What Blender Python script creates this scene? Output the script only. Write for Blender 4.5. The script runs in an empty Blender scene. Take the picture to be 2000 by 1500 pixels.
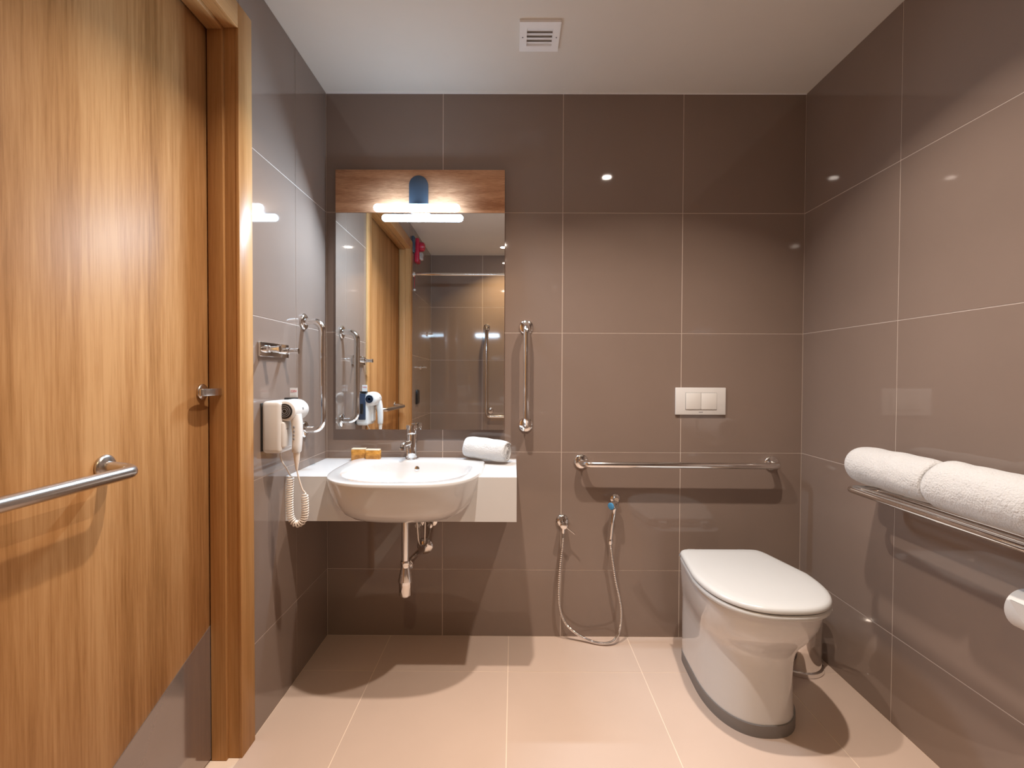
import bpy, bmesh, math, random
from mathutils import Vector, Matrix
random.seed(7)
S = bpy.context.scene
COL = S.collection

# ------------------------------------------------------------------ camera, world, large lights, exposure
YAW, PITCH, ROLL, FPX = -0.0032, 0.0178, 0.0041, 947.76
cam_d = bpy.data.cameras.new('camera'); cam = bpy.data.objects.new('camera', cam_d); COL.objects.link(cam)
cam_d.sensor_width = 36.0; cam_d.lens = FPX / 2000.0 * 36.0; cam_d.clip_start = 0.02
_f = Vector((math.sin(YAW)*math.cos(PITCH), math.cos(YAW)*math.cos(PITCH), -math.sin(PITCH)))
_r = Vector((math.cos(YAW), -math.sin(YAW), 0)); _u = _r.cross(_f)
_r2 = math.cos(ROLL)*_r + math.sin(ROLL)*_u; _u2 = -math.sin(ROLL)*_r + math.cos(ROLL)*_u
cam.matrix_world = Matrix(((_r2.x,_u2.x,-_f.x,-0.0077),(_r2.y,_u2.y,-_f.y,-2.4446),(_r2.z,_u2.z,-_f.z,1.3259),(0,0,0,1)))
S.camera = cam
S.view_settings.view_transform = 'Standard'; S.view_settings.look = 'None'
S.view_settings.gamma = 1.0; S.view_settings.use_curve_mapping = False
S.view_settings.exposure = -0.06
W = bpy.data.worlds.new('world'); S.world = W; W.use_nodes = True
W.node_tree.nodes['Background'].inputs[0].default_value = (1, .9, .8, 1)
W.node_tree.nodes['Background'].inputs[1].default_value = 0.02
SPOT_W = 19.5                   # each recessed ceiling spot (light made in its builder)
SPOT_COL = (1.0, 0.87, 0.755)
REAR_W = 12.0
REAR_COL = (1.0, 0.72, 0.38)     # the older, yellower spot by the rear wall
BAR_STRENGTH = 27.0             # LED bar over the mirror, its diffuser
BAR_W = 30.0                    # and its downward light
BAR_COL = (0.57, 0.785, 1.0)

# ------------------------------------------------------------------ room numbers
XL, XR, YB, YR, ZC = -0.95, 1.4445, 0.0, -3.14, 2.732
ROWS = [0.0, .34, .94, 1.54, 2.14, ZC]
COLS = [XL, -.3645, .2355, .8355, XR]

# ------------------------------------------------------------------ materials
def new_mat(name):
    m = bpy.data.materials.new(name); m.use_nodes = True
    nt = m.node_tree; b = nt.nodes['Principled BSDF']
    return m, nt, b
def plain(name, col, rough=.5, metal=0, spec=.5, coat=0, var=0.0, vscale=6.0, bump=0.0, bscale=200.0, trans=0, emit=None, es=0, sheen=0, sss=0):
    m, nt, b = new_mat(name)
    b.inputs['Base Color'].default_value = (*col, 1); b.inputs['Roughness'].default_value = rough
    b.inputs['Metallic'].default_value = metal; b.inputs['Specular IOR Level'].default_value = spec
    b.inputs['Coat Weight'].default_value = coat; b.inputs['Coat Roughness'].default_value = .05
    b.inputs['Transmission Weight'].default_value = trans; b.inputs['Sheen Weight'].default_value = sheen
    if emit: b.inputs['Emission Color'].default_value = (*emit, 1); b.inputs['Emission Strength'].default_value = es
    tc = nt.nodes.new('ShaderNodeTexCoord')
    n = nt.nodes.new('ShaderNodeTexNoise'); n.inputs['Scale'].default_value = vscale; n.inputs['Detail'].default_value = 4
    nt.links.new(tc.outputs['Object'], n.inputs['Vector'])
    r = nt.nodes.new('ShaderNodeValToRGB')
    k = var
    r.color_ramp.elements[0].position = .3; r.color_ramp.elements[1].position = .7
    r.color_ramp.elements[0].color = tuple(c*(1-k) for c in col)+(1,)
    r.color_ramp.elements[1].color = tuple(min(1, c*(1+k)) for c in col)+(1,)
    nt.links.new(n.outputs['Fac'], r.inputs['Fac']); nt.links.new(r.outputs['Color'], b.inputs['Base Color'])
    if bump:
        n2 = nt.nodes.new('ShaderNodeTexNoise'); n2.inputs['Scale'].default_value = bscale; n2.inputs['Detail'].default_value = 3
        nt.links.new(tc.outputs['Object'], n2.inputs['Vector'])
        bp = nt.nodes.new('ShaderNodeBump'); bp.inputs['Strength'].default_value = bump; bp.inputs['Distance'].default_value = .002
        nt.links.new(n2.outputs['Fac'], bp.inputs['Height']); nt.links.new(bp.outputs['Normal'], b.inputs['Normal'])
    return m
def wood(name, c0, c1, c2, stretch, rough=.3, broad=1.0, seed=0.0):
    m, nt, b = new_mat(name)
    tc = nt.nodes.new('ShaderNodeTexCoord'); mp = nt.nodes.new('ShaderNodeMapping')
    mp.inputs['Scale'].default_value = stretch; mp.inputs['Location'].default_value = (seed, seed*.7, seed*.3)
    nt.links.new(tc.outputs['Object'], mp.inputs['Vector'])
    n1 = nt.nodes.new('ShaderNodeTexNoise'); n1.inputs['Scale'].default_value = 1.0*broad; n1.inputs['Detail'].default_value = 3; n1.inputs['Distortion'].default_value = .3
    n2 = nt.nodes.new('ShaderNodeTexNoise'); n2.inputs['Scale'].default_value = 14.0; n2.inputs['Detail'].default_value = 6; n2.inputs['Roughness'].default_value = .65
    for n in (n1, n2): nt.links.new(mp.outputs['Vector'], n.inputs['Vector'])
    mx = nt.nodes.new('ShaderNodeMix'); mx.data_type = 'FLOAT'; mx.inputs[0].default_value = .42
    nt.links.new(n1.outputs['Fac'], mx.inputs[2]); nt.links.new(n2.outputs['Fac'], mx.inputs[3])
    r = nt.nodes.new('ShaderNodeValToRGB'); e = r.color_ramp.elements
    e[0].position = .38; e[0].color = (*c0, 1); e[1].position = .63; e[1].color = (*c2, 1)
    em = e.new(.5); em.color = (*c1, 1)
    nt.links.new(mx.outputs[0], r.inputs['Fac']); nt.links.new(r.outputs['Color'], b.inputs['Base Color'])
    b.inputs['Roughness'].default_value = rough; b.inputs['Specular IOR Level'].default_value = .12
    bp = nt.nodes.new('ShaderNodeBump'); bp.inputs['Strength'].default_value = .10; bp.inputs['Distance'].default_value = .0005
    nt.links.new(n2.outputs['Fac'], bp.inputs['Height']); nt.links.new(bp.outputs['Normal'], b.inputs['Normal'])
    return m
def terry(name, col):
    m, nt, b = new_mat(name)
    b.inputs['Base Color'].default_value = (*col, 1); b.inputs['Roughness'].default_value = .95; b.inputs['Specular IOR Level'].default_value = .1
    b.inputs['Sheen Weight'].default_value = .3
    tc = nt.nodes.new('ShaderNodeTexCoord')
    n = nt.nodes.new('ShaderNodeTexNoise'); n.inputs['Scale'].default_value = 170; n.inputs['Detail'].default_value = 4
    v = nt.nodes.new('ShaderNodeTexVoronoi'); v.inputs['Scale'].default_value = 34; v.feature = 'SMOOTH_F1'
    for q in (n, v): nt.links.new(tc.outputs['Object'], q.inputs['Vector'])
    b1 = nt.nodes.new('ShaderNodeBump'); b1.inputs['Strength'].default_value = .55; b1.inputs['Distance'].default_value = .006
    b2 = nt.nodes.new('ShaderNodeBump'); b2.inputs['Strength'].default_value = .8; b2.inputs['Distance'].default_value = .005
    nt.links.new(v.outputs['Distance'], b1.inputs['Height']); nt.links.new(n.outputs['Fac'], b2.inputs['Height'])
    nt.links.new(b1.outputs['Normal'], b2.inputs['Normal']); nt.links.new(b2.outputs['Normal'], b.inputs['Normal'])
    return m
def wrapper_mat(name):
    m, nt, b = new_mat(name)
    tc = nt.nodes.new('ShaderNodeTexCoord'); mp = nt.nodes.new('ShaderNodeMapping'); mp.inputs['Scale'].default_value = (60, 60, 90)
    nt.links.new(tc.outputs['Object'], mp.inputs['Vector'])
    n = nt.nodes.new('ShaderNodeTexNoise'); n.inputs['Scale'].default_value = .6; n.inputs['Detail'].default_value = 3
    nt.links.new(mp.outputs['Vector'], n.inputs['Vector'])
    r = nt.nodes.new('ShaderNodeValToRGB'); r.color_ramp.elements[0].position = .35; r.color_ramp.elements[1].position = .65
    r.color_ramp.elements[0].color = (.42, .18, .03, 1); r.color_ramp.elements[1].color = (.72, .36, .08, 1)
    nt.links.new(n.outputs['Fac'], r.inputs['Fac']); nt.links.new(r.outputs['Color'], b.inputs['Base Color'])
    b.inputs['Roughness'].default_value = .25
    return m

M = {
 'tile': plain('taupe_wall_tile', (.243, .180, .147), .045, spec=.6, var=.04, vscale=2.0),
 'grout': plain('pale_grout', (.62, .52, .45), .8, var=.05, bump=.1),
 'floor': plain('beige_floor_tile', (.60, .465, .385), .32, spec=.4, var=.03, vscale=3.0),
 'fgrout': plain('pale_floor_grout', (.80, .66, .54), .8, var=.05),
 'ceil': plain('ceiling_paint', (.74, .70, .645), .9, var=.01),
 'door': wood('door_oak_veneer', (.29, .132, .042), (.43, .215, .080), (.55, .305, .130), (9, 9, .35), .48, 1.0, 3.1),
 'frame': wood('frame_oak_veneer', (.37, .180, .063), (.46, .240, .092), (.55, .305, .130), (16, 16, .35), .36, 1.0, 8.4),
 'head': wood('frame_head_oak_veneer', (.37, .180, .063), (.46, .240, .092), (.55, .305, .130), (16, .5, 16), .28, 1.0, 5.4),
 'panel': wood('mirror_header_oak', (.42, .205, .110), (.60, .330, .190), (.74, .435, .265), (2.2, 20, 20), .45, 1.2, 1.7),
 'chrome': plain('polished_chrome', (.86, .85, .84), .07, 1.0, var=.01),
 'steel': plain('brushed_stainless_steel', (.60, .56, .52), .27, 1.0, var=.05, vscale=30),
 'plate': plain('kick_plate_steel', (.36, .31, .285), .10, .7, var=.03, vscale=4, bump=.03, bscale=40),
 'mirror': plain('silvered_mirror', (.90, .91, .90), .0, 1.0),
 'ceramic': plain('white_ceramic', (.66, .65, .645), .06, coat=.6, var=.005),
 'seat': plain('white_toilet_seat', (.585, .585, .58), .22, var=.005),
 'counter': plain('white_solid_surface', (.68, .67, .665), .25, var=.008),
 'plastic': plain('white_plastic', (.72, .70, .68), .28, var=.01),
 'cream': plain('cream_cable', (.78, .70, .62), .4, var=.01),
 'button': plain('flush_button_plastic', (.76, .74, .71), .3, var=.01),
 'grey': plain('grey_plinth_rubber', (.22, .20, .19), .5, var=.03),
 'dark': plain('dark_grille', (.02, .02, .022), .35, var=.1),
 'slate': plain('lamp_bracket_slate', (.045, .065, .095), .4, var=.03),
 'socket': plain('socket_dark_blue', (.035, .050, .085), .2, var=.05),
 'black': plain('black_switch_plastic', (.018, .016, .015), .25, var=.05),
 'red': plain('alarm_red', (.48, .015, .045), .3, var=.04),
 'redink': plain('red_print', (.55, .03, .03), .6, var=.02),
 'ink': plain('grey_print', (.25, .25, .27), .6, var=.02),
 'lens': plain('clear_lens', (.9, .9, .9), .05, trans=.8),
 'blue': plain('blue_spray_face', (.10, .38, .75), .25, var=.05),
 'gap': plain('dark_gap', (.03, .027, .025), .8, var=.02),
 'towel': terry('white_terry', (.60, .59, .585)),
 'paper': plain('toilet_paper', (.72, .70, .68), .95, var=.01, bump=.15, bscale=300),
 'soap': wrapper_mat('amber_soap_wrapper'),
 'soaptop': plain('soap_paper_end', (.80, .68, .50), .5, var=.06, vscale=60),
 'copper': plain('copper_waste', (.50, .16, .06), .25, 1.0),
 'bar': plain('led_bar_diffuser', (.9, .9, .9), .4, emit=BAR_COL, es=BAR_STRENGTH),
 'spot': plain('spot_lens', (.9, .9, .9), .3, emit=SPOT_COL, es=90.0),
 'ventgrey': plain('vent_inner', (.62, .59, .57), .6, var=.02),
 'trim': plain('white_trim', (.92, .92, .93), .45, var=.01),
}

# ------------------------------------------------------------------ builders (world coordinates in, local meshes out)
BASE = {}
def base_of(parent): return BASE.get(parent.name, Vector((0, 0, 0))) if parent else None
def obj(name, verts, faces, mat, parent=None, smooth=False, base=None):
    verts = [Vector(v) for v in verts]
    if parent: o0 = base_of(parent)
    elif base is not None: o0 = Vector(base)
    else:
        o0 = Vector(((min(v.x for v in verts)+max(v.x for v in verts))/2, (min(v.y for v in verts)+max(v.y for v in verts))/2, min(v.z for v in verts)))
    me = bpy.data.meshes.new(name); me.from_pydata([v-o0 for v in verts], [], faces)
    bm = bmesh.new(); bm.from_mesh(me); bmesh.ops.recalc_face_normals(bm, faces=bm.faces); bm.to_mesh(me); bm.free()
    me.materials.append(M[mat] if isinstance(mat, str) else mat)
    o = bpy.data.objects.new(name, me); COL.objects.link(o)
    if parent: o.parent = parent
    else: o.location = o0
    BASE[o.name] = o0
    if smooth:
        for p in me.polygons: p.use_smooth = True
        try: me.set_sharp_from_angle(angle=math.radians(40))
        except Exception: pass
    return o
def thing(name, label, cat, loc, group=None):
    o = bpy.data.objects.new(name, None); COL.objects.link(o); o.location = loc; o.empty_display_size = .05
    BASE[o.name] = Vector(loc); return tag(o, label, cat, group)
def tag(o, label, cat, group=None):
    o['label'] = label; o['category'] = cat
    if group: o['group'] = group
    return o
def struct(o, label=None):
    o['kind'] = 'structure'
    if label: o['label'] = label
    return o
def box_geo(x0, x1, y0, y1, z0, z1):
    v = [(x0,y0,z0),(x1,y0,z0),(x1,y1,z0),(x0,y1,z0),(x0,y0,z1),(x1,y0,z1),(x1,y1,z1),(x0,y1,z1)]
    f = [(0,3,2,1),(4,5,6,7),(0,1,5,4),(1,2,6,5),(2,3,7,6),(3,0,4,7)]
    return v, f
def box(name, x0, x1, y0, y1, z0, z1, mat, parent=None, bevel=0, seg=2, base=None):
    x0, x1 = sorted((x0, x1)); y0, y1 = sorted((y0, y1)); z0, z1 = sorted((z0, z1))
    v, f = box_geo(x0, x1, y0, y1, z0, z1)
    o = obj(name, v, f, mat, parent, base=base)
    if bevel:
        bm = bmesh.new(); bm.from_mesh(o.data)
        bmesh.ops.bevel(bm, geom=list(bm.edges), offset=bevel, segments=seg, affect='EDGES', profile=.5)
        bm.to_mesh(o.data); bm.free()
        for p in o.data.polygons: p.use_smooth = True
        o.data.set_sharp_from_angle(angle=math.radians(50))
    return o
def join_geo(parts):
    V, F = [], []
    for v, f in parts:
        n = len(V); V += list(v); F += [tuple(i+n for i in q) for q in f]
    return V, F
def catmull(pts, n=8):
    P = [Vector(p) for p in pts]; out = []
    Q = [P[0]*2-P[1]] + P + [P[-1]*2-P[-2]]
    for i in range(1, len(Q)-2):
        a, b, c, d = Q[i-1], Q[i], Q[i+1], Q[i+2]
        for k in range(n):
            t = k/n
            out.append(.5*((2*b)+(c-a)*t+(2*a-5*b+4*c-d)*t*t+(3*b-a-3*c+d)*t**3))
    out.append(P[-1]); return out
def fillet(pts, r, n=8):
    P = [Vector(p) for p in pts]; out = [P[0]]
    for i in range(1, len(P)-1):
        a, b, c = P[i-1], P[i], P[i+1]
        d1 = (a-b).normalized(); d2 = (c-b).normalized()
        ang = d1.angle(d2); t = min(r/math.tan(ang/2), (a-b).length*.499, (c-b).length*.499); rr = t*math.tan(ang/2)
        ctr = b + (d1+d2).normalized()*(rr/math.sin(ang/2))
        s = b+d1*t-ctr; e = b+d2*t-ctr; tot = s.angle(e); ax = s.cross(e)
        for k in range(n+1):
            out.append(ctr + Matrix.Rotation(tot*k/n, 3, ax) @ s)
    out.append(P[-1]); return out
def tube_geo(pts, r, seg=14, cap=True):
    P = [Vector(p) for p in pts]; n = len(P)
    R = r if callable(r) else (lambda i: r)
    T = [(P[min(i+1, n-1)]-P[max(i-1, 0)]).normalized() for i in range(n)]
    up = Vector((0, 0, 1)) if abs(T[0].z) < .9 else Vector((1, 0, 0))
    N = (up - T[0]*up.dot(T[0])).normalized(); V, F = [], []
    for i in range(n):
        if i: N = (N - T[i]*N.dot(T[i])).normalized()
        B = T[i].cross(N)
        for k in range(seg):
            a = 2*math.pi*k/seg; V.append(P[i]+(N*math.cos(a)+B*math.sin(a))*R(i))
    for i in range(n-1):
        for k in range(seg):
            F.append((i*seg+k, i*seg+(k+1) % seg, (i+1)*seg+(k+1) % seg, (i+1)*seg+k))
    if cap: F.append(tuple(range(seg))[::-1]); F.append(tuple((n-1)*seg+k for k in range(seg)))
    return V, F
def tube(name, pts, r, mat, parent=None, seg=14):
    v, f = tube_geo(pts, r, seg); return obj(name, v, f, mat, parent, True)
def lathe_geo(prof, org, axis, seg=24):
    org = Vector(org); ax = Vector(axis).normalized()
    up = Vector((0, 0, 1)) if abs(ax.z) < .9 else Vector((1, 0, 0))
    N = (up-ax*up.dot(ax)).normalized(); B = ax.cross(N); V, F = [], []
    for (r, h) in prof:
        for k in range(seg):
            a = 2*math.pi*k/seg; V.append(org+ax*h+(N*math.cos(a)+B*math.sin(a))*max(r, 1e-5))
    n = len(prof)
    for i in range(n-1):
        for k in range(seg): F.append((i*seg+k, i*seg+(k+1) % seg, (i+1)*seg+(k+1) % seg, (i+1)*seg+k))
    F.append(tuple(range(seg))[::-1]); F.append(tuple((n-1)*seg+k for k in range(seg)))
    return V, F
def lathe(name, prof, org, axis, mat, parent=None, seg=24):
    v, f = lathe_geo(prof, org, axis, seg); return obj(name, v, f, mat, parent, True)
def loft(name, rings, mat, parent=None, smooth=True, cap0=True, cap1=True):
    s = len(rings[0]); V = [p for r in rings for p in r]; F = []
    for i in range(len(rings)-1):
        for k in range(s): F.append((i*s+k, i*s+(k+1) % s, (i+1)*s+(k+1) % s, (i+1)*s+k))
    if cap0: F.append(tuple(range(s))[::-1])
    if cap1: F.append(tuple((len(rings)-1)*s+k for k in range(s)))
    return obj(name, V, F, mat, parent, smooth)
def prism(name, poly, plane, d0, d1, mat, parent=None, bevel=0, smooth=False):
    """poly 2-D points in 'xz' (depth y), 'yz' (depth x) or 'xy' (depth z)"""
    def P(a, b, d): return (a, d, b) if plane == 'xz' else ((d, a, b) if plane == 'yz' else (a, b, d))
    n = len(poly); V = [P(a, b, d0) for a, b in poly]+[P(a, b, d1) for a, b in poly]
    F = [tuple(range(n))[::-1], tuple(range(n, 2*n))]+[(i, (i+1) % n, n+(i+1) % n, n+i) for i in range(n)]
    o = obj(name, V, F, mat, parent)
    if bevel:
        bm = bmesh.new(); bm.from_mesh(o.data)
        bmesh.ops.bevel(bm, geom=list(bm.edges), offset=bevel, segments=2, affect='EDGES', profile=.5)
        bm.to_mesh(o.data); bm.free()
    if bevel or smooth:
        for p in o.data.polygons: p.use_smooth = True
        o.data.set_sharp_from_angle(angle=math.radians(35))
    return o
def text_part(name, body, size, mat, parent, loc, rot, thick=.0004):
    cu = bpy.data.curves.new(name+'_curve', 'FONT'); cu.body = body; cu.size = size; cu.extrude = thick; cu.align_x = 'CENTER'; cu.align_y = 'CENTER'
    t = bpy.data.objects.new(name+'_tmp', cu); COL.objects.link(t)
    bpy.context.view_layer.update()
    me = bpy.data.meshes.new_from_object(t.evaluated_get(bpy.context.evaluated_depsgraph_get()))
    bpy.data.objects.remove(t)
    mw = Matrix.Translation(Vector(loc)-base_of(parent)) @ Matrix(rot).to_4x4()
    me.transform(mw); me.materials.clear(); me.materials.append(M[mat])
    o = bpy.data.objects.new(name, me); COL.objects.link(o); o.parent = parent; BASE[o.name] = base_of(parent)
    return o

# ------------------------------------------------------------------ room shell with real tiles
G = .0018   # half joint width
def tile_grid(parent, us, vs, place, mat, skip=None):
    for i in range(len(us)-1):
        for j in range(len(vs)-1):
            u0, u1 = sorted((us[i], us[i+1])); v0, v1 = vs[j], vs[j+1]
            if skip and skip(u0, u1, v0, v1): continue
            x0, x1, y0, y1, z0, z1 = place(u0+G, u1-G, v0+G, v1-G)
            v, f = box_geo(x0, x1, y0, y1, z0, z1); obj('tile', v, f, mat, parent)
D = .010; R_ = .0012  # tile thickness, joint recess
wb = struct(box('wall_back', XL-.2, XR+.2, R_, .12, -.05, ZC+.05, 'grout'), 'back wall of glossy taupe tiles with thin pale joints')
tile_grid(wb, COLS, ROWS, lambda a, b, c, d: (a, b, 0, D, c, d), 'tile')
wr = struct(box('wall_right', XR+R_, XR+.12, YR-.12, .0, -.05, ZC+.05, 'grout'), 'right wall of glossy taupe tiles')
tile_grid(wr, [0, -.6, -1.2, -1.8, -2.4, -3.0, YR], ROWS, lambda a, b, c, d: (XR, XR+D, a, b, c, d), 'tile')
wq = struct(box('wall_rear', XL-.2, XR+.2, YR-.12, YR-R_, -.05, ZC+.05, 'grout'), 'rear wall of glossy taupe tiles behind the camera, seen in the mirror')
tile_grid(wq, COLS, ROWS, lambda a, b, c, d: (a, b, YR-D, YR, c, d), 'tile')
DY0, DY1, DZ = -.795, -1.99, 2.49     # door opening
CW = .085                             # casing width
v, f = join_geo([box_geo(XL-.16, XL-R_, DY0+.02, 0, -.05, ZC+.05), box_geo(XL-.16, XL-R_, YR-.12, DY1-.02, -.05, ZC+.05), box_geo(XL-.16, XL-R_, DY1-.02, DY0+.02, DZ+.02, ZC+.05)])
wl = struct(obj('wall_left', v, f, 'grout'), 'left wall of glossy taupe tiles around the wooden door')
tile_grid(wl, [0, -.345, DY0+.02], ROWS, lambda a, b, c, d: (XL-D, XL, a, b, c, d), 'tile')
tile_grid(wl, [DY1-.02, -2.145, -2.745, YR], ROWS, lambda a, b, c, d: (XL-D, XL, a, b, c, d), 'tile')
tile_grid(wl, [DY0+.02, -.945, -1.545, DY1-.02], [DZ+.02, ZC], lambda a, b, c, d: (XL-D, XL, a, b, c, d), 'tile')
fl = struct(box('floor', XL-.2, XR+.2, YR-.12, .12, -.12, -R_, 'fgrout'), 'floor of large beige porcelain tiles with pale joints')
FX = [XL, -.6277, -.0277, .5723, 1.1723, XR]
FY = [0, -.2953, -.8953, -1.4953, -2.0953, -2.6953, YR]
tile_grid(fl, FX, [FY[k] for k in range(len(FY)-1, -1, -1)], lambda a, b, c, d: (a, b, c, d, -D, 0), 'floor')
struct(box('ceiling', XL-.2, XR+.2, YR-.12, .12, ZC, ZC+.1, 'ceil'), 'plain matt ceiling')
struct(box('trim_1', XL, XR, -.004, 0, ZC-.004, ZC, 'trim'), 'thin pale sealant line between back wall and ceiling')

# ------------------------------------------------------------------ door
dr = struct(thing('door_1', 'tall oak veneer door with steel pull bar and diagonal metal kick plate', 'door', (XL-.1, (DY0+DY1)/2, 0)))
del dr['category']
DX = -1.042
box('door_leaf', DX-.045, DX, DY1+.004, DY0-.004, .006, DZ-.006, 'door', dr, .001, 1)
prism('kick_plate', [(DY0-.006, .468), (DY0-.006, .008), (DY1+.03, .008)], 'yz', DX-.001, DX+.0025, 'plate', dr)
dr_frame = struct(thing('trim_2', 'oak veneer door frame with casing and rebated jamb', 'frame', (XL, (DY0+DY1)/2, 0)))
del dr_frame['category']
CF = XL+.011
box('casing_side', XL-.001, CF, DY0, DY0+CW, 0, DZ+CW, 'frame', dr_frame, .002)
box('casing_side', XL-.001, CF, DY1-CW, DY1, 0, DZ+CW, 'frame', dr_frame, .002)
box('casing_head', XL-.001, CF, DY1-.0005, DY0+.0005, DZ, DZ+CW, 'head', dr_frame, .002)
for y0, y1, nm in ((DY0+.001, DY0+.02, 0), (DY1-.02, DY1-.001, 1)):
    box('jamb', DX-.06, XL+.002, y0, y1, 0, DZ+.02, 'frame', dr_frame)
s = .012
box('jamb_stop', DX+.004, XL-.036, DY0-s, DY0+.001, 0, DZ, 'frame', dr_frame, .0015)
box('jamb_stop', DX+.004, XL-.036, DY1-.001, DY1+s, 0, DZ, 'frame', dr_frame, .0015)
box('jamb_head', DX-.06, XL+.002, DY1, DY0, DZ+.001, DZ+.02, 'head', dr_frame)
box('jamb_stop', DX+.004, XL-.036, DY1+s, DY0-s, DZ-s, DZ+.001, 'head', dr_frame, .0015)
# near-black panel shuts the opening behind the leaf; its colour gives the unlit void
struct(box('dark_void_panel', DX-.09, DX-.062, DY1-.1, DY0+.1, -.05, DZ+.1, 'gap'), 'near-black panel for the unlit void behind the door')

FL = [(.0, 0), (.036, 0), (.037, .003), (.036, .007), (.030, .0115), (.020, .013), (.0175, .014)]
def flange(name, org, axis, mat, parent, k=1.0):
    return lathe(name, [(r*k, h*k) for r, h in FL], org, axis, mat, parent, 28)
# pull bar on the door
pb = thing('pull_bar', 'brushed stainless steel pull bar fixed across the oak door', 'handle', (DX, -1.53, 1.06))
PX, PZ = DX+.085, 1.082
tube('bar', fillet([(DX+.004, -1.225, PZ+.008), (PX, -1.225, PZ), (PX, -1.83, PZ), (DX+.004, -1.83, PZ+.008)], .035, 8), .0155, 'steel', pb, 20)
for y in (-1.225, -1.83): flange('flange', (DX+.0005, y, PZ+.008), (1, 0, 0), 'steel', pb, .86)
# thumb turn
tt = thing('door_lock', 'small steel thumb-turn lock beside the door edge', 'lock', (DX, -.845, 1.25))
LZ = 1.267; LY = -.842
lathe('rose', [(0, 0), (.026, 0), (.026, .006), (.023, .009), (.012, .010), (.012, .038), (0, .038)], (DX+.0005, LY, LZ), (1, 0, 0), 'steel', tt, 28)
lv = []
for k in range(13):
    a = math.pi*(k/12-.5)
    lv.append((DX+.052+.006*math.cos(a*2), LY-.012+.056*math.sin(a)))
poly = [(DX+.034+.026*math.cos(2*math.pi*k/24)*.55, LY-.018+.055*math.sin(2*math.pi*k/24)) for k in range(24)]
prism('turn_lever', [(x+.01, y) for x, y in poly], 'xy', LZ-.0115, LZ+.0115, 'steel', tt, .002)

# ------------------------------------------------------------------ washstand: counter, basin, tap, trap
CT, CF_, CR, CB = .905, -.450, .007, .720
ctr = thing('vanity_counter', 'white wall-hung counter with deep front panel around the basin', 'counter', (-.47, -.22, CB))
BX, BY, BHW, BBK, BFR = -.462, -.270, .322, .225, .385
OUT = ((.05, .722), (.28, .723), (.50, .728), (.66, .737), (.77, .751), (.85, .773), (.905, .800), (.945, .833), (.975, .865), (.992, .892), (.999, .905), (1.0, .911), (.994, .9165), (.982, .9185), (.96, .919))   # basin outside: scale, height
PF = 3.0
prism('worktop', [(XL+.001, -.001), (XL+.001, CF_+.02), (BX-.285, CF_+.02), (BX-.285, -.11), (BX+.285, -.11), (BX+.285, CF_+.02), (CR, CF_+.02), (CR, -.001)], 'xy', CT-.02, CT, 'counter', ctr)
nl = []
for sc, z in OUT:
    q = abs(CF_+.010-BY)/(BFR*sc)
    if q < 1 and z < CT: nl.append((BHW*sc*(1-q**PF)**(1/PF)-.003, z+.003))
notch = [(BX-w, z) for w, z in nl[::-1]]+[(BX+w, z) for w, z in nl]
notch = [(notch[0][0], CT)]+notch+[(notch[-1][0], CT)]
prism('front_panel', [(XL+.001, CT), ] + notch + [(CR, CT), (CR, CB), (XL+.001, CB)], 'xz', CF_, CF_+.0195, 'counter', ctr)
box('end_panel', CR-.02, CR, CF_+.0198, -.001, CB, CT-.0202, 'counter', ctr)

def dring(cx, cy, hw, bk, fr, z, n=72, pf=2.35, pb_=5.0, tilt=0):
    out = []
    for k in range(n):
        a = 2*math.pi*k/n; c, s_ = math.cos(a), math.sin(a)
        p = pf if s_ < 0 else pb_
        x = hw*math.copysign(abs(c)**(2/p), c); y = (fr if s_ < 0 else bk)*math.copysign(abs(s_)**(2/p), s_)
        out.append(Vector((cx+x, cy+y, z)))
    return out
bs = thing('washbasin', 'white ceramic semi-recessed washbasin bulging out of the counter front', 'basin', (BX, BY, .722))
rings = []
for sc, z in OUT:
    rings.append(dring(BX, BY, BHW*sc, BBK*sc, BFR*sc, z, pf=PF))
for sc, z in ((1.02, .9185), (1.0, .9165), (.985, .911), (.965, .898), (.93, .875), (.86, .845), (.74, .820), (.55, .803), (.30, .795), (.07, .793)):
    rings.append(dring(BX, -.335, .272*sc, .185*sc, .265*sc, z, pf=2.5, pb_=2.9))
loft('bowl', rings, 'ceramic', bs)
lathe('overflow_ring', [(0, 0), (.011, 0), (.0115, .002), (.009, .003), (0, .0028)], (BX, -.161, .884), (0, -1, .22), 'chrome', bs)
lathe('drain', [(0, 0), (.03, 0), (.03, .003), (.02, .005), (0, .005)], (BX, -.335, .7935), (0, 0, 1), 'chrome', bs)

tp = thing('tap', 'chrome single-lever mixer tap standing behind the basin bowl', 'tap', (-.50, -.095, .919))
TX, TY, TZ = -.50, -.095, .9195
lathe('body', [(0, 0), (.033, 0), (.033, .004), (.027, .008), (.0265, .118), (.0255, .120), (0, .120)], (TX, TY, TZ), (0, 0, 1), 'chrome', tp, 32)
lathe('lever_cap', [(0, 0), (.0265, 0), (.0272, .004), (.0272, .038), (.0255, .043), (0, .044)], (TX, TY, TZ+.1215), (0, 0, 1), 'chrome', tp, 32)
box('lever', TX-.007, TX+.007, TY+.015, TY+.062, TZ+.150, TZ+.159, 'chrome', tp, .003)
sp = tube('spout', fillet([(TX, TY, TZ+.082), (TX-.026, TY-.068, TZ+.078), (TX-.028, TY-.075, TZ+.062)], .012, 5), .0125, 'chrome', tp, 18)
lathe('aerator', [(0, 0), (.0135, 0), (.0135, .010), (.009, .011), (0, .011)], (TX-.028, TY-.0752, TZ+.063), (-.02, -.05, -1), 'chrome', sp)

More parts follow.
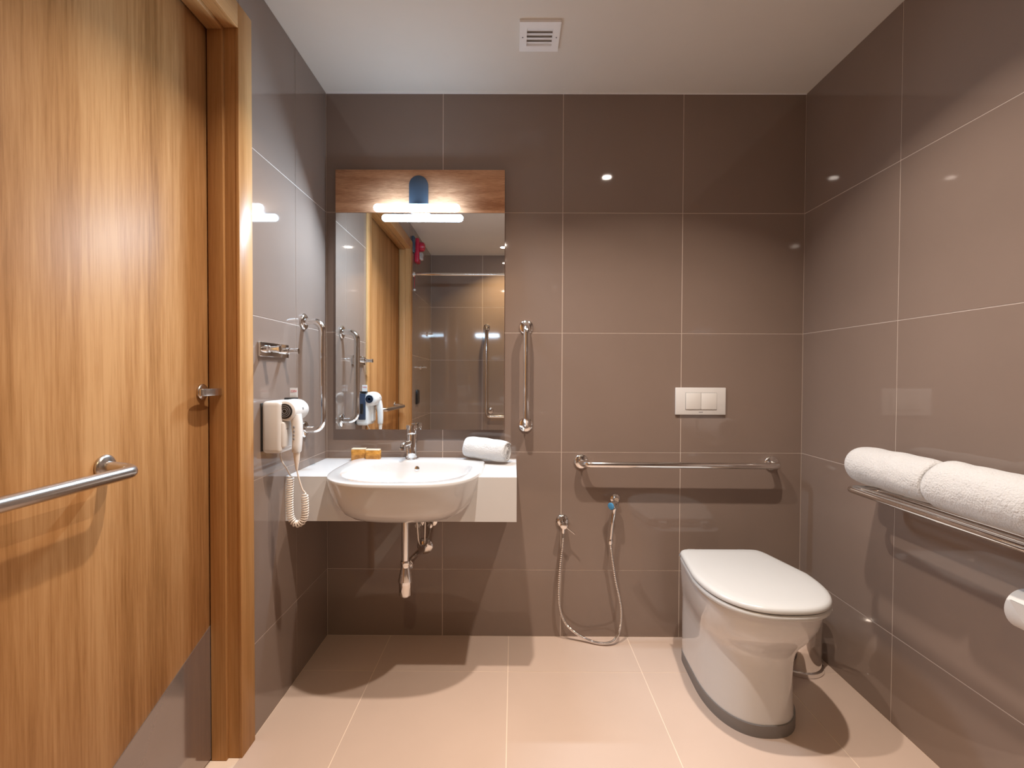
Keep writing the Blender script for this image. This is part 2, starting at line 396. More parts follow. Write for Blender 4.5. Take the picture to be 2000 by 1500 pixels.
tr = thing('bottle_trap', 'chrome bottle trap and waste pipe hanging below the basin', 'pipe', (-.486, -.30, .335))
QX, QY = -.486, -.30
lathe('tailpipe', [(0, .724), (.016, .724), (.016, .497), (0, .497)], (QX, QY, 0), (0, 0, 1), 'chrome', tr, 24)
lathe('collar_nut', [(.016, .70), (.0225, .70), (.0225, .684), (.016, .684)], (QX, QY, 0), (0, 0, 1), 'chrome', tr, 8)
lathe('waste_flange', [(0, .7215), (.023, .7215), (.026, .719), (.026, .716), (.020, .703), (0, .703)], (QX, QY, 0), (0, 0, 1), 'copper', tr, 24)
lathe('bottle', [(0, .500), (.0205, .500), (.0215, .494), (.0215, .484), (.019, .480), (.020, .470), (.0315, .412), (.0315, .408), (.0275, .405), (.0275, .348), (.022, .341), (0, .340)], (QX, QY, 0), (0, 0, 1), 'chrome', tr, 28)
tube('outlet_pipe', [(QX+.004, QY+.015, .470), (QX+.012, QY+.09, .467), (-.455, -.012, .460)], .0165, 'chrome', tr, 18)
lathe('outlet_nut', [(.0165, .02), (.024, .02), (.024, .045), (.0165, .045)], (QX+.004, QY+.005, .470), (.03, .285, -.01), 'chrome', tr, 10)
lathe('wall_rosette', [(0, 0), (.040, 0), (.040, .003), (.033, .011), (.02, .014), (0, .014)], (-.453, -.0005, .460), (0, -1, 0), 'chrome', tr, 28)
for nm, vx, lab in (('a', -.478, 'chrome angle valve on the wall nearest the trap pipe'), ('b', -.415, 'chrome angle valve on the wall farther from the trap pipe')):
    av = thing('angle_valve', lab, 'valve', (vx, 0, .58), 'angle valves under the basin')
    lathe('rosette', [(0, 0), (.024, 0), (.024, .003), (.012, .008), (0, .008)], (vx, -.0005, .585), (0, -1, 0), 'chrome', av)
    lathe('valve_body', [(0, .006), (.0085, .006), (.0085, .045), (.011, .046), (.011, .058), (0, .058)], (vx, 0, .585), (0, -1, 0), 'chrome', av)
    lathe('valve_handle', [(0, .058), (.013, .058), (.014, .066), (.012, .074), (0, .075)], (vx, 0, .585), (0, -1, 0), 'plastic' if nm == 'a' else 'chrome', av, 8)
    sg = 1 if nm == 'a' else -1
    tube('flex_hose', catmull([(vx, -.04, .578), (vx+sg*.006, -.05, .548), (vx+sg*.015, -.07, .510), (vx+sg*.021, -.10, .497), (vx+sg*.016, -.13, .54), (vx+sg*.008, -.15, .70)], 8), .0052, 'steel', av, 8)

# ------------------------------------------------------------------ things on the counter
for i, (x, y, rz, lab) in enumerate(((-.764, -.072, .03, 'amber wrapped soap bar farther from the tap'), (-.687, -.098, -.05, 'amber wrapped soap bar nearer the tap'))):
    sb = thing('soap_bar', lab, 'soap', (x, y, CT), 'wrapped soap bars on the counter')
    hw, hd, h = .036, .014, .056
    box('wrapped_body', x-hw, x+hw, y-hd, y+hd, CT, CT+h, 'soap', sb, .004)
    prism('paper_seal', [(x-hw+.002, y-hd), (x+hw-.002, y-hd+.001), (x+hw-.002, y+hd-.001), (x-hw+.002, y+hd)], 'xy', CT+h-.001, CT+h+.005, 'soaptop', sb, .002)
    sb.rotation_euler = (0, 0, rz)

def rolled_towel(name, label, c0, c1, R, turns, thick, grp, squash=.93, lean=.0, seed=1):
    c0, c1 = Vector(c0), Vector(c1)
    ax = (c1-c0); L = ax.length; ax.normalize(); up = Vector((0, 0, 1)); up = (up-ax*up.dot(ax)).normalized(); side = ax.cross(up)
    rnd = random.Random(seed)
    t = thing(name, label, 'towel', ((c0.x+c1.x)/2, (c0.y+c1.y)/2, min(c0.z, c1.z)-R*squash), grp)
    nl, per = 30, 34; nt = int(turns*per); V, F = [], []
    ph = [rnd.uniform(0, 6.28) for _ in range(8)]
    for i in range(nl+1):
        u = i/nl; e = min(u, 1-u)*L
        end = 1-.16*math.exp(-(e/.014)**1.0)
        for k in range(nt+1):
            q = k/nt; a = -2*math.pi*turns*(1-q)+2.4
            r = (.010+(R-.010)*q)*(end if q > .75 else (1-.03*(1-end)))
            if q > .6:
                r *= 1+.018*math.sin(3*a+ph[0]+4*u)+.012*math.sin(7*u*3+ph[1]+2*a)+.010*math.sin(13*u+ph[2])
            jit = .004*math.sin(5*q*6.28+ph[3])*(1 if u in (0, 1) else .6)
            sx = math.cos(a)*r; sz = math.sin(a)*r*squash
            if sz < 0: sz = max(sz, -R*squash*.93)
            V.append(c0+ax*(L*u+jit*(2*u-1))+side*sx+up*sz)
    m = nt+1
    for i in range(nl):
        for k in range(nt): F.append((i*m+k, i*m+k+1, (i+1)*m+k+1, (i+1)*m+k))
    o = obj('towel_roll', V, F, 'towel', t, True)
    sm = o.modifiers.new('thickness', 'SOLIDIFY'); sm.thickness = thick; sm.offset = 0
    return t
rolled_towel('hand_towel', 'small rolled white terry hand towel lying on the counter', (-.238, -.080, CT+.070), (-.035, -.150, CT+.056), .053, 4.2, .0075, None, .98, seed=4)

# ------------------------------------------------------------------ mirror with oak header and LED bar
mx0, mx1, mz0, mzh, mz1 = -.893, -.055, 1.054, 2.130, 2.340
mr = thing('wall_mirror', 'tall wall mirror with an oak header board above the basin', 'mirror', ((mx0+mx1)/2, 0, mz0))
def tilted(name, z0, z1, ya0, ya1, yb0, yb1, mat):
    # slab whose front/back y is given at its bottom (ya) and its top (yb)
    v = [(mx0, ya0, z0), (mx1, ya0, z0), (mx1, ya1, z0), (mx0, ya1, z0), (mx0, yb0, z1), (mx1, yb0, z1), (mx1, yb1, z1), (mx0, yb1, z1)]
    return obj(name, v, [(0,3,2,1),(4,5,6,7),(0,1,5,4),(1,2,6,5),(2,3,7,6),(3,0,4,7)], mat, mr)
dt = math.tan(math.radians(.4))*(mzh-mz0)
tilted('mirror_glass', mz0, mzh-.0015, -.034, -.029, -.034+dt, -.029+dt, 'mirror')
tilted('back_board', mz0+.002, mzh-.002, -.0288, -.004, -.0288+dt, -.004, 'panel')
box('header_board', mx0, mx1, -.030, -.001, mzh, mz1, 'panel', mr, .0008, 1)

lm = thing('mirror_lamp', 'slim white LED bar lamp on a dark bracket over the mirror', 'lamp', (-.475, -.03, 2.11))
LX = -.478
pl = [(LX-.0465, 2.134), (LX+.0465, 2.134), (LX+.0465, 2.258)]+[(LX+.0465*math.cos(math.pi*k/16), 2.258+.0465*math.sin(math.pi*k/16)) for k in range(1, 16)]+[(LX-.0465, 2.258)]
prism('bracket_plate', pl, 'xz', -.052, -.0302, 'slate', lm, .002)
box('bracket_arm', LX-.044, LX+.044, -.098, -.0525, 2.1385, 2.150, 'slate', lm, .003)
LYB, LZB, LR = -.100, 2.128, .0185
cap = [(LR*math.sin(math.pi/2*k/6), -LR*math.cos(math.pi/2*k/6)) for k in range(7)]
lh = .208-LR
prof = [(r, -lh+h) for r, h in cap]+[(r, lh-h) for r, h in cap[::-1]]
lathe('led_bar', prof, (LX+.002, LYB, LZB), (1, 0, 0), 'bar', lm, 20)

ld = bpy.data.lights.new('bar_light', 'AREA'); ld.shape = 'RECTANGLE'; ld.size = .40; ld.size_y = .036; ld.energy = BAR_W; ld.color = BAR_COL
lo = bpy.data.objects.new('bar_light', ld); COL.objects.link(lo); lo.parent = lm
lo.location = Vector((LX+.002, LYB-.004, LZB-LR-.002))-BASE[lm.name]; lo.rotation_euler = (math.radians(-47), 0, 0)

# ------------------------------------------------------------------ grab bars
def grab(name, label, a, b, out, off=.085, r=.0160, rad=.05):
    a, b, out = Vector(a), Vector(b), Vector(out)
    t = thing(name, label, 'grab bar', tuple(Vector(((a.x+b.x)/2, (a.y+b.y)/2, min(a.z, b.z)-.03))), 'chrome grab bars')
    tube('bar', fillet([a+out*.004, a+out*off, b+out*off, b+out*.004], rad, 10), r, 'chrome', t, 20)
    for e in (a, b): flange('flange', e+out*.0003, out, 'chrome', t)
    return t
grab('grab_bar', 'upright chrome grab bar on the back wall beside the mirror', (.055, 0, 1.568), (.055, 0, 1.078), (0, -1, 0))
grab('grab_bar', 'horizontal chrome grab bar on the back wall above the toilet', (.335, 0, .893), (1.293, 0, .889), (0, -1, 0))
grab('grab_bar', 'upright chrome grab bar on the side wall above the hair dryer', (XL, -.270, 1.562), (XL, -.270, 1.080), (1, 0, 0), rad=.07)
lb = thing('grab_bar', 'L-shaped chrome grab bar on the rear wall, seen in the mirror', 'grab bar', (0, YR, .87), 'chrome grab bars')
ly = YR+.085
tube('bar', fillet([(-.315, YR+.004, 1.915), (-.315, ly, 1.915), (-.315, ly, .905), (.45, ly, .905), (.45, YR+.004, .905)], .05, 8), .016, 'chrome', lb, 16)
tube('corner_post', [(-.27, YR+.009, .97), (-.30, ly-.005, .965)], .012, 'chrome', lb, 12)
for q in ((-.315, YR, 1.915), (.45, YR, .905), (-.27, YR, .97)): flange('flange', (q[0], q[1]+.0003, q[2]), (0, 1, 0), 'chrome', lb)

# ------------------------------------------------------------------ robe hook, hair dryer on the left wall
hk = thing('robe_hook', 'chrome double robe hook plate beside the door frame', 'hook', (XL, -.55, 1.39))
box('back_plate', XL+.0003, XL+.012, -.662, -.437, 1.393, 1.447, 'chrome', hk, .002)
for y in (-.628, -.470):
    pg = lathe('peg', [(0, .010), (.0135, .010), (.0135, .030), (.0105, .032), (.0105, .058), (.0125, .060), (.0125, .068), (.010, .069), (0, .069)], (XL, y, 1.421), (1, 0, 0), 'chrome', hk)

hd = thing('hair_dryer', 'white wall-mounted hair dryer with a coiled cable', 'hair dryer', (XL, -.57, 1.02))
hy0, hy1, hz0, hz1, hx = -.648, -.500, 1.030, 1.226, XL+.078
box('back_plate', XL+.0003, XL+.004, hy0+.004, hy1-.002, hz0+.008, hz1-.008, 'gap', hd, .001)  # thin near-black strip between case and wall
box('wall_case', XL+.0042, hx, hy0, hy1, hz0, hz1, 'plastic', hd, .016, 4)
sk = box('shaver_socket', XL+.022, hx-.014, hy1-.002, hy1+.006, 1.065, 1.222, 'socket', hd, .002)
box('socket_slot', XL+.034, hx-.026, hy1+.0055, hy1+.0075, 1.10, 1.16, 'black', sk, .0008, 1)
box('socket_lid', XL+.030, hx-.004, -.520, -.490, 1.2262, 1.2335, 'black', hd, .002)
# dryer head: barrel along y with a grille towards the room and a nozzle towards the mirror
bx, bz = -.842, 1.188; gx = -.863
lathe('barrel', [(0, -.634), (.030, -.634), (.037, -.630), (.0405, -.615), (.0425, -.590), (.0430, -.555), (.0405, -.520), (.035, -.503), (.029, -.497), (0, -.497)], (gx, 0, bz), (0, 1, 0), 'plastic', hd, 36)
gr = lathe('intake_grille', [(0, 0), (.0285, 0), (.0285, .002), (.025, .003), (0, .003)], (gx, -.6342, bz), (0, -1, 0), 'dark', hd, 28)
for k, rr in enumerate((.021, .0145, .008)):
    lathe('grille_ring', [(rr-.0012, 0), (rr-.0012, .0016), (rr+.0012, .0016), (rr+.0012, 0)], (gx, -.6371, bz), (0, -1, 0), 'ink', gr, 28)
nz = lathe('nozzle_grille', [(0, 0), (.026, 0), (.026, .003), (0, .003)], (gx, -.4972, bz), (0, 1, 0), 'plastic', hd, 28)
for rr in (.022, .016, .010):
    lathe('grille_ring', [(rr-.0014, 0), (rr-.0014, .0016), (rr+.0014, .0016), (rr+.0014, 0)], (gx, -.4941, bz), (0, 1, 0), 'socket', nz, 28)
# handle: flattened tapering body below the barrel
hr = []
for z, cy, cx, a, b in ((1.175, -.600, bx+.004, .019, .024), (1.145, -.602, bx+.010, .0185, .023), (1.10, -.606, bx+.014, .017, .021), (1.06, -.610, bx+.014, .016, .020), (1.036, -.612, bx+.013, .0155, .019), (1.031, -.612, bx+.013, .013, .016)):
    hr.append([Vector((cx+a*math.copysign(abs(math.cos(q))**.75, math.cos(q)), cy+b*math.copysign(abs(math.sin(q))**.75, math.sin(q)), z)) for q in [2*math.pi*k/24 for k in range(24)]])
ha = loft('handle', hr, 'plastic', hd)
for k, z in enumerate((1.128, 1.112, 1.098, 1.084)):
    box('switch', bx+.006, bx+.012, -.6275-.0006*k-.001, -.6225, z-.004, z+.004, 'ink', ha, .0008, 1)
lathe('strain_relief', [(0, 1.032), (.0125, 1.032), (.0095, 1.0), (.0055, .975), (.004, .965), (0, .965)], (bx+.013, -.612, 0), (0, 0, 1), 'cream', hd, 16)
box('front_holder', hx-.012, hx+.010, -.640, -.560, 1.048, 1.150, 'plastic', hd, .010, 3)
# maker's marks too small to read: a leaf-like dot and thin strokes
box('print_mark', gx+.041, gx+.0432, -.578, -.570, 1.190, 1.199, 'ink', hd)
for k in range(3): box('print_mark', hx+.0098, hx+.0104, -.625+.006*k, -.622+.006*k, 1.118, 1.124, 'ink', hd)
# coiled cable
cy = -.600
path = catmull([(-.858, cy, .940), (-.861, cy, .880), (-.862, cy, .820), (-.857, cy, .778), (-.842, cy, .757), (-.828, cy, .755), (-.813, cy, .765), (-.804, cy, .790), (-.803, cy, .830), (-.805, cy, .872)], 40)
Ls = [0]
for a, b in zip(path, path[1:]): Ls.append(Ls[-1]+(b-a).length)
pitch = .0092; helix = []; last = None
nst = int(Ls[-1]/pitch*14); j = 0
for k in range(nst+1):
    s_ = Ls[-1]*k/nst
    while j < len(Ls)-2 and Ls[j+1] < s_: j += 1
    t_ = (s_-Ls[j])/max(1e-9, Ls[j+1]-Ls[j]); p = path[j].lerp(path[j+1], t_); T = (path[j+1]-path[j]).normalized()
    N = Vector((0, 1, 0)); B = T.cross(N); a = 2*math.pi*s_/pitch; rr = .0112*min(1, .25+s_/.012, .25+(Ls[-1]-s_)/.012)
    helix.append(p+(N*math.cos(a)+B*math.sin(a))*rr)
tube('coiled_cable', helix, .0028, 'cream', hd, 7)
tube('cable', catmull([(XL+.045, -.585, 1.032), (-.893, cy, 1.00), (-.872, cy, .965), (-.859, cy, .940), helix[0]], 8), .0028, 'cream', hd, 8)
tube('cable', catmull([(bx+.013, -.612, .968), (-.824, cy-.008, .935), (-.812, cy-.004, .890), (-.806, cy, .878), helix[-1]], 8), .0030, 'cream', hd, 8)
# voltage card standing on the socket lid
vc = thing('voltage_card', 'small white card with red 220V print on the hair dryer', 'sign', (-.892, -.497, 1.2335))
box('card', -.906, -.876, -.499, -.4965, 1.2337, 1.272, 'plastic', vc)
text_part('print', '220V', .0125, 'redink', vc, (-.891, -.4993, 1.258), ((1,0,0),(0,0,-1),(0,1,0)))
text_part('print', '220V', .0125, 'redink', vc, (-.891, -.4962, 1.258), ((-1,0,0),(0,0,1),(0,1,0)))

# ------------------------------------------------------------------ flush plate, bidet spray
fp = thing('flush_plate', 'white dual-button flush plate on the back wall', 'flush plate', (.93, 0, 1.13))
box('plate', .805, 1.056, -.0125, -.0003, 1.132, 1.268, 'plastic', fp, .0025)
box('button_gap', .8535, 1.0105, -.0131, -.0124, 1.158, 1.2425, 'gap', fp)
box('button', .8545, .9305, -.0165, -.0128, 1.159, 1.2415, 'button', fp, .0015)
box('button', .9317, 1.0095, -.0165, -.0128, 1.159, 1.2415, 'button', fp, .0015)
for k in range(4): box('print_mark', .922+.005*k, .9255+.005*k, -.0129, -.0124, 1.1425, 1.1475, 'ink', fp)

bv = thing('spray_valve', 'chrome wall valve feeding the bidet spray hose', 'valve', (.241, 0, .55))
lathe('rosette', [(0, 0), (.034, 0), (.034, .004), (.027, .013), (.019, .016), (0, .016)], (.241, -.0003, .592), (0, -1, 0), 'chrome', bv, 28)
lathe('valve_body', [(0, .014), (.0165, .014), (.0165, .058), (.0175, .060), (.0175, .070), (.014, .072), (0, .072)], (.243, 0, .588), (0, -1, -.02), 'chrome', bv, 24)
lathe('outlet', [(0, 0), (.010, 0), (.010, .034), (.0085, .038), (0, .038)], (.243, -.034, .577), (0, 0, -1), 'chrome', bv)
tube('lever', [(.252, -.060, .580), (.285, -.064, .555), (.298, -.066, .545)], .0042, 'chrome', bv, 10)

sh = thing('bidet_spray', 'chrome hand spray with a blue face hanging on the wall', 'hand shower', (.49, 0, .50))
lathe('wall_holder', [(0, 0), (.024, 0), (.024, .004), (.014, .010), (.0125, .030), (0, .030)], (.508, -.0003, .705), (0, -1, 0), 'chrome', sh)
lathe('holder_cup', [(0, 0), (.0165, 0), (.0175, .012), (.016, .022), (0, .022)], (.499, -.046, .672), (.10, .12, 1), 'chrome', sh)
hp = catmull([(.474, -.060, .515), (.478, -.060, .560), (.483, -.060, .610), (.490, -.056, .650), (.494, -.060, .680), (.490, -.068, .705)], 6)
nn = len(hp)
tube('handle', hp, lambda i: .0105+.0045*min(1, max(0, (i/nn-.45)*2.2)), 'chrome', sh, 18)
hdv = lathe('spray_head', [(0, 0), (.013, 0), (.0205, .010), (.0215, .024), (.0200, .030), (0, .030)], (.494, -.062, .692), (-.72, -.60, -.12), 'chrome', sh, 24)
lathe('spray_face', [(0, 0), (.0175, 0), (.0172, .0025), (.010, .004), (0, .004)], Vector((.494, -.062, .692))+Vector((-.72, -.60, -.12)).normalized()*.0301, (-.72, -.60, -.12), 'blue', hdv, 24)
lathe('hose_nut', [(0, 0), (.0115, 0), (.0125, .006), (.0125, .022), (.010, .026), (0, .026)], (.474, -.060, .520), (-.02, 0, -1), 'chrome', sh)
hs = thing('spray_hose', 'ribbed chrome hose looping from the valve to the hand spray', 'hose', (.36, -.05, 0))
hp = catmull([(.243, -.034, .540), (.240, -.040, .490), (.229, -.044, .400), (.222, -.046, .300), (.222, -.046, .210), (.234, -.046, .140), (.262, -.046, .085), (.305, -.048, .046), (.355, -.058, .020), (.405, -.075, .0105), (.450, -.084, .0125), (.487, -.080, .022), (.515, -.066, .050), (.528, -.058, .100), (.530, -.056, .165), (.520, -.056, .230), (.502, -.056, .310), (.487, -.058, .400), (.477, -.060, .470), (.474, -.060, .497)], 30)
tube('hose', hp, lambda i: .0072 if i % 3 else .0058, 'chrome', hs, 10)

# ------------------------------------------------------------------ toilet
TC = .945
wc = thing('toilet', 'white floor-standing toilet with closed lid on a grey plinth', 'toilet', (TC, -.45, 0))
def body_ring(z, hw_r, hw_f, fr, cx=TC, back=-.152, n=80, p=2.4):
    out = []; y0 = fr+.27
    for k in range(n):
        a = 2*math.pi*k/n
        c, s_ = math.cos(a), math.sin(a)
        if s_ <= 0:
            x = hw_f*math.copysign(abs(c)**(2/p), c); y = y0-.27*abs(s_)**(2/p)
        else:
            x = math.copysign(abs(c)**(2/9), c); t_ = abs(s_)**(2/9)
            y = y0+(back-y0)*t_; x *= hw_f+(hw_r-hw_f)*t_
        out.append(Vector((cx+x, y, z)))
    return out
loft('plinth', [body_ring(.0, .157, .172, -.690, TC-.006), body_ring(.045, .157, .172, -.690, TC-.006)], 'grey', wc, True)
prof = [(.0455, .155, .168, -.684, -.006), (.10, .155, .166, -.680, -.006), (.20, .156, .165, -.677, -.006), (.25, .157, .167, -.678, -.004), (.285, .159, .172, -.684, -.002), (.315, .162, .181, -.698, 0), (.345, .165, .193, -.722, 0), (.38, .169, .204, -.750, 0), (.42, .172, .212, -.772, 0), (.46, .174, .217, -.784, 0), (.484, .174, .219, -.788, 0), (.490, .170, .214, -.783, 0)]
loft('bowl', [body_ring(z, a, b, f_, TC+dx) for z, a, b, f_, dx in prof], 'ceramic', wc)
def lid_ring(z, g, n=96):
    out = []
    hw, fr, bk = .2325+g, -.815-g, -.236+g
    y0 = -.51
    for k in range(n):
        a = 2*math.pi*k/n; c, s_ = math.cos(a), math.sin(a)
        if s_ <= 0:
            p = 2.5; x = hw*math.copysign(abs(c)**(2/p), c); y = y0+(fr-y0)*abs(s_)**(2/p)
        else:
            p = 14.0; t_ = abs(s_)**(2/p); x = (hw-.048*t_)*math.copysign(abs(c)**(2/p), c)-.012*t_; y = y0+(bk-y0)*t_
        out.append(Vector((TC+x, y, z)))
    return out
loft('seat', [lid_ring(.4915, -.012), lid_ring(.494, -.003), lid_ring(.501, 0), lid_ring(.509, -.001), lid_ring(.5135, -.005)], 'seat', wc)
loft('lid', [lid_ring(.5165, -.006), lid_ring(.519, -.001), lid_ring(.526, 0), lid_ring(.533, -.003), lid_ring(.5375, -.009), lid_ring(.540, -.022), lid_ring(.541, -.06)], 'seat', wc)
loft('seat_gap_shade', [lid_ring(.5134, -.016), lid_ring(.5166, -.016)], 'gap', wc)  # dark slab stands for the shade in the gap between seat and lid
for x in (TC-.125, TC+.105):
    box('hinge', x-.022, x+.022, -.236, -.200, .4902, .524, 'seat', wc, .006)
lathe('hinge_pin', [(0, 0), (.006, 0), (.006, .006), (0, .006)], (TC-.193, -.250, .514), (-1, 0, 0), 'chrome', wc)
box('rear_spigot', TC-.06, TC+.06, -.153, -.001, .16, .28, 'ceramic', wc, .02)

# ------------------------------------------------------------------ pedal bin
bn = thing('waste_bin', 'round chrome waste bin tucked behind the toilet', 'bin', (1.302, -.232, 0))
lathe('bin_body', [(0, .012), (.096, .012), (.096, .235), (.093, .240), (0, .240)], (1.302, -.232, 0), (0, 0, 1), 'chrome', bn, 40)
lathe('base_ring', [(0, 0), (.104, 0), (.106, .004), (.104, .018), (.097, .022), (.0, .022)], (1.302, -.232, 0), (0, 0, 1), 'chrome', bn, 40)
lathe('bin_lid', [(0, .2405), (.098, .2405), (.099, .248), (.085, .262), (.045, .272), (0, .275)], (1.302, -.232, 0), (0, 0, 1), 'steel', bn, 40)

# ------------------------------------------------------------------ towel rack and bath towels on the right wall
rk = thing('towel_rack', 'polished metal towel rack holding two rolled bath towels', 'rack', (XR, -1.05, .89))
RZ = .905; yA, yB_ = -.600, -1.46
tube('front_rail', fillet([(XR-.004, yA-.05, RZ-.004), (1.252, yA, RZ), (1.252, yB_, RZ), (XR-.004, yB_+.05, RZ-.004)], .04, 8), .0115, 'chrome', rk, 18)
for x in (1.305, 1.355, 1.405): tube('rail', [(x, yA-.016, RZ-.001), (x, yB_+.016, RZ-.001)], .0065, 'chrome', rk, 12)
for y in (yA-.052, yB_+.052): lathe('wall_rose', [(0, 0), (.024, 0), (.024, .004), (.014, .010), (0, .010)], (XR-.0003, y, RZ-.004), (-1, 0, 0), 'chrome', rk)
rolled_towel('bath_towel', 'rolled white bath towel at the toilet end of the rack', (1.335, -.570, RZ+.082), (1.335, -.925, RZ+.082), .075, 4.0, .011, 'bath towels on the rack', .95, seed=2)
rolled_towel('bath_towel', 'fatter rolled white bath towel with a spiral end on the rack', (1.330, -.938, RZ+.084), (1.325, -1.262, RZ+.084), .079, 4.0, .012, 'bath towels on the rack', .98, seed=9)

# ------------------------------------------------------------------ toilet paper
hl = thing('paper_holder', 'chrome toilet paper holder below the towel rack', 'holder', (XR, -1.19, .70))
lathe('rose', [(0, 0), (.025, 0), (.025, .005), (.012, .010), (0, .010)], (XR-.0003, -1.268, .712), (-1, 0, 0), 'chrome', hl)
tube('arm', fillet([(XR-.005, -1.268, .712), (1.372, -1.268, .712), (1.372, -1.128, .712)], .015, 6), .0065, 'chrome', hl, 12)
rl = thing('toilet_paper', 'white toilet paper roll on the chrome holder', 'paper roll', (1.372, -1.19, .65))
def annulus(r0, r1, y0, y1, c, n=36):
    V, F = [], []
    for k in range(n):
        a = 2*math.pi*k/n; ca, sa = math.cos(a), math.sin(a)
        for r, y in ((r0, y0), (r1-.002, y0), (r1, y0-.003), (r1, y1+.003), (r1-.002, y1), (r0, y1)): V.append((c[0]+r*ca, y, c[1]+r*sa))
    for k in range(n):
        q = (k+1) % n
        for i in range(6): F.append((k*6+i, k*6+(i+1) % 6, q*6+(i+1) % 6, q*6+i))
    return V, F
v, f = annulus(.0195, .054, -1.140, -1.245, (1.372, .7035)); obj('roll', v, f, 'paper', rl, True)
prism('folded_end', [(-1.160, .735), (-1.236, .735), (-1.198, .690)], 'yz', 1.3125, 1.3190, 'paper', rl)

# ------------------------------------------------------------------ ceiling vent and spots
vn = thing('ceiling_vent', 'small square white louvred vent in the ceiling', 'vent', (.094, -.417, ZC-.02))
vx0, vx1, vy0, vy1 = .011, .176, -.505, -.330; fz = ZC-.012; w_ = .030
V, F = join_geo([box_geo(vx0, vx1, vy0, vy0+w_+.008, fz, ZC-.0003), box_geo(vx0, vx1, vy1-w_-.004, vy1, fz, ZC-.0003), box_geo(vx0, vx0+w_, vy0+w_+.008, vy1-w_-.004, fz, ZC-.0003), box_geo(vx1-w_, vx1, vy0+w_+.008, vy1-w_-.004, fz, ZC-.0003)])
obj('frame', V, F, 'trim', vn)
box('inner_back', vx0+w_, vx1-w_, vy0+w_, vy1-w_, ZC-.0015, ZC-.0004, 'ventgrey', vn)
n = 4
for k in range(n):
    y = vy0+w_+.008+(vy1-vy0-2*w_-.012)*(k+.5)/n
    x0, x1 = vx0+w_, vx1-w_
    V = [(x0, y-.010, ZC-.010), (x1, y-.010, ZC-.010), (x1, y+.011, ZC-.003), (x0, y+.011, ZC-.003), (x0, y-.010, ZC-.0085), (x1, y-.010, ZC-.0085), (x1, y+.011, ZC-.0015), (x0, y+.011, ZC-.0015)]
    obj('louvre_slat', V, [(0,3,2,1),(4,5,6,7),(0,1,5,4),(1,2,6,5),(2,3,7,6),(3,0,4,7)], 'trim', vn)
for x in (vx0+.013, vx1-.013): lathe('screw', [(0, 0), (.0032, 0), (.0028, .0012), (0, .0014)], (x, -.417, fz), (0, 0, -1), 'ink', vn, 10)

for x, y, lab, scol in ((.645, -1.01, 'recessed ceiling spot light nearest the toilet', SPOT_COL), (-.17, -1.0, 'recessed ceiling spot light in front of the basin', SPOT_COL), (-.12, -2.80, 'recessed ceiling spot light by the rear wall', REAR_COL)):
    dl = thing('ceiling_spot', lab, 'ceiling light', (x, y, ZC-.01), 'recessed ceiling spots')
    v, f = [], []
    prof = [(.030, -.0005), (.030, -.004), (.042, -.006), (.046, -.003), (.046, -.0003)]
    lathe('trim_ring', prof, (x, y, ZC), (0, 0, 1), 'trim', dl, 32)
    lathe('lens', [(0, -.0065), (.029, -.0065), (.029, -.0045), (0, -.0045)], (x, y, ZC), (0, 0, 1), 'spot', dl, 24)
    ld = bpy.data.lights.new('spot_light', 'AREA'); ld.shape = 'DISK'; ld.size = .05; ld.energy = SPOT_W if scol is SPOT_COL else REAR_W; ld.color = scol; ld.spread = math.radians(120)
    lo = bpy.data.objects.new('spot_light', ld); COL.objects.link(lo); lo.parent = dl; lo.location = (0, 0, .002)

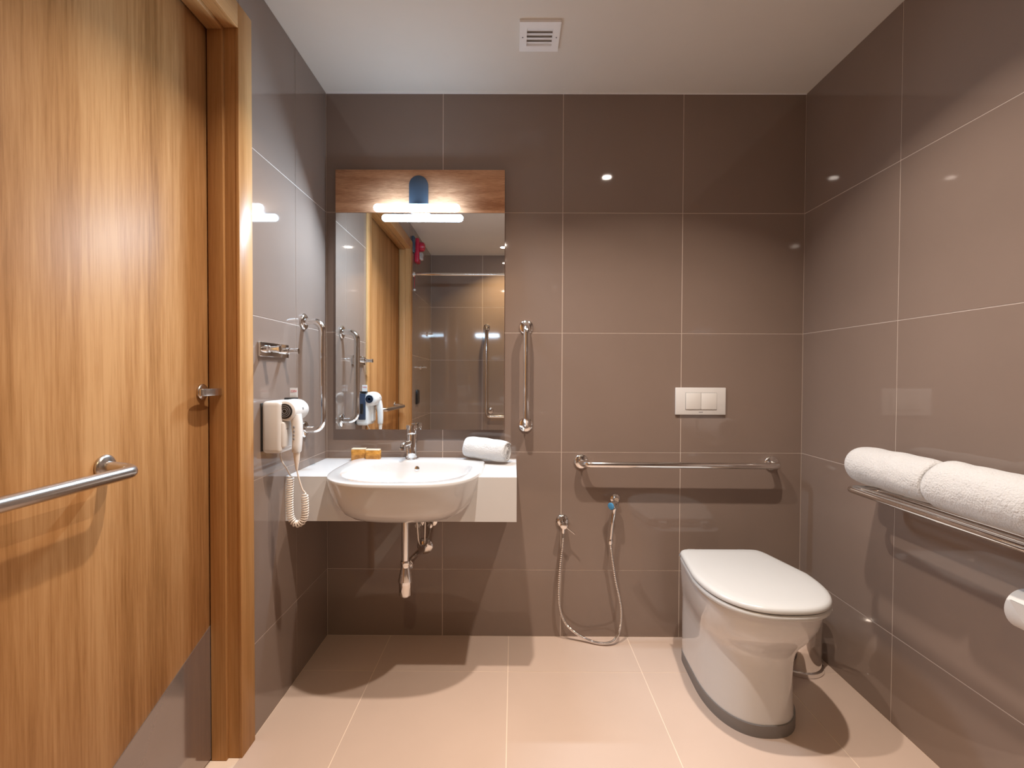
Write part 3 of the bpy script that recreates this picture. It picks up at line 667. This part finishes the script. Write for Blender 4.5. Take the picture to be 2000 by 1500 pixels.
# ------------------------------------------------------------------ things by the rear half of the room, seen in the mirror
cr = thing('curtain_rod', 'thin chrome shower curtain rod spanning the room, seen in the mirror', 'rod', (.2, -2.17, 2.28))
tube('rod', [(XL+.004, -2.17, 2.300), (XR-.004, -2.17, 2.300)], .0125, 'chrome', cr, 16)
for x, d in ((XL+.0003, 1), (XR-.0003, -1)): lathe('end_flange', [(0, 0), (.027, 0), (.027, .005), (.017, .018), (0, .018)], (x, -2.17, 2.300), (d, 0, 0), 'chrome', cr)
pc = thing('emergency_alarm_pull', 'red emergency alarm pull cord with a white bead by the door frame', 'alarm', (XL+.03, -2.13, 2.13))
tube('cord', [(XL+.018, -2.136, 2.290), (XL+.016, -2.134, 2.21), (XL+.018, -2.132, 2.155)], .0022, 'red', pc, 8)
lathe('bead', [(0, -.012), (.009, -.009), (.012, 0), (.009, .009), (0, .012)], (XL+.018, -2.132, 2.146), (0, 0, 1), 'plastic', pc, 16)
lathe('cord_anchor', [(0, 0), (.010, 0), (.010, .022), (0, .024)], (XL+.0003, -2.136, 2.291), (1, 0, 0), 'plastic', pc, 12)
al = thing('fire_alarm', 'red fire alarm sounder with strobe high on the side wall', 'alarm', (XL, -2.24, 2.41))
box('alarm_base', XL+.0003, XL+.045, -2.290, -2.195, 2.420, 2.650, 'red', al, .012, 3)
lathe('sounder', [(0, .040), (.042, .040), (.046, .060), (.040, .085), (.020, .095), (0, .095)], (XL, -2.243, 2.575), (1, 0, 0), 'red', al)
box('strobe_lens', XL+.045, XL+.080, -2.275, -2.212, 2.450, 2.515, 'lens', al, .008)
pp = thing('blank_plate', 'dark slate wall plate beside the red fire alarm', 'plate', (XL, -2.125, 2.48))
box('plate', XL+.0003, XL+.018, -2.155, -2.095, 2.490, 2.640, 'slate', pp, .004)
box('plate_cover', XL+.0182, XL+.024, -2.148, -2.102, 2.50, 2.63, 'slate', pp, .002)
for y, z, lab in ((-2.888, 1.808, 'upper chrome coat hook in the rear corner, seen in the mirror'), (-2.543, 1.436, 'lower chrome coat hook on the side wall, seen in the mirror')):
    ck = thing('coat_hook', lab, 'hook', (XL, y, z-.03), 'coat hooks near the rear corner')
    lathe('rose', [(0, 0), (.024, 0), (.024, .006), (.011, .010), (0, .010)], (XL+.0003, y, z), (1, 0, 0), 'chrome', ck)
    lathe('peg', [(0, .008), (.009, .008), (.009, .050), (.012, .052), (.012, .062), (0, .063)], (XL, y, z), (1, 0, .08), 'chrome', ck)
sw = thing('light_switch', 'black rocker switch plate on the side wall, seen in the mirror', 'switch', (XL, -2.345, 1.07))
box('plate', XL+.0003, XL+.012, -2.405, -2.285, 1.075, 1.215, 'black', sw, .003)
for y0, y1 in ((-2.398, -2.347), (-2.343, -2.292)): box('rocker', XL+.0122, XL+.019, y0, y1, 1.083, 1.207, 'black', sw, .002)
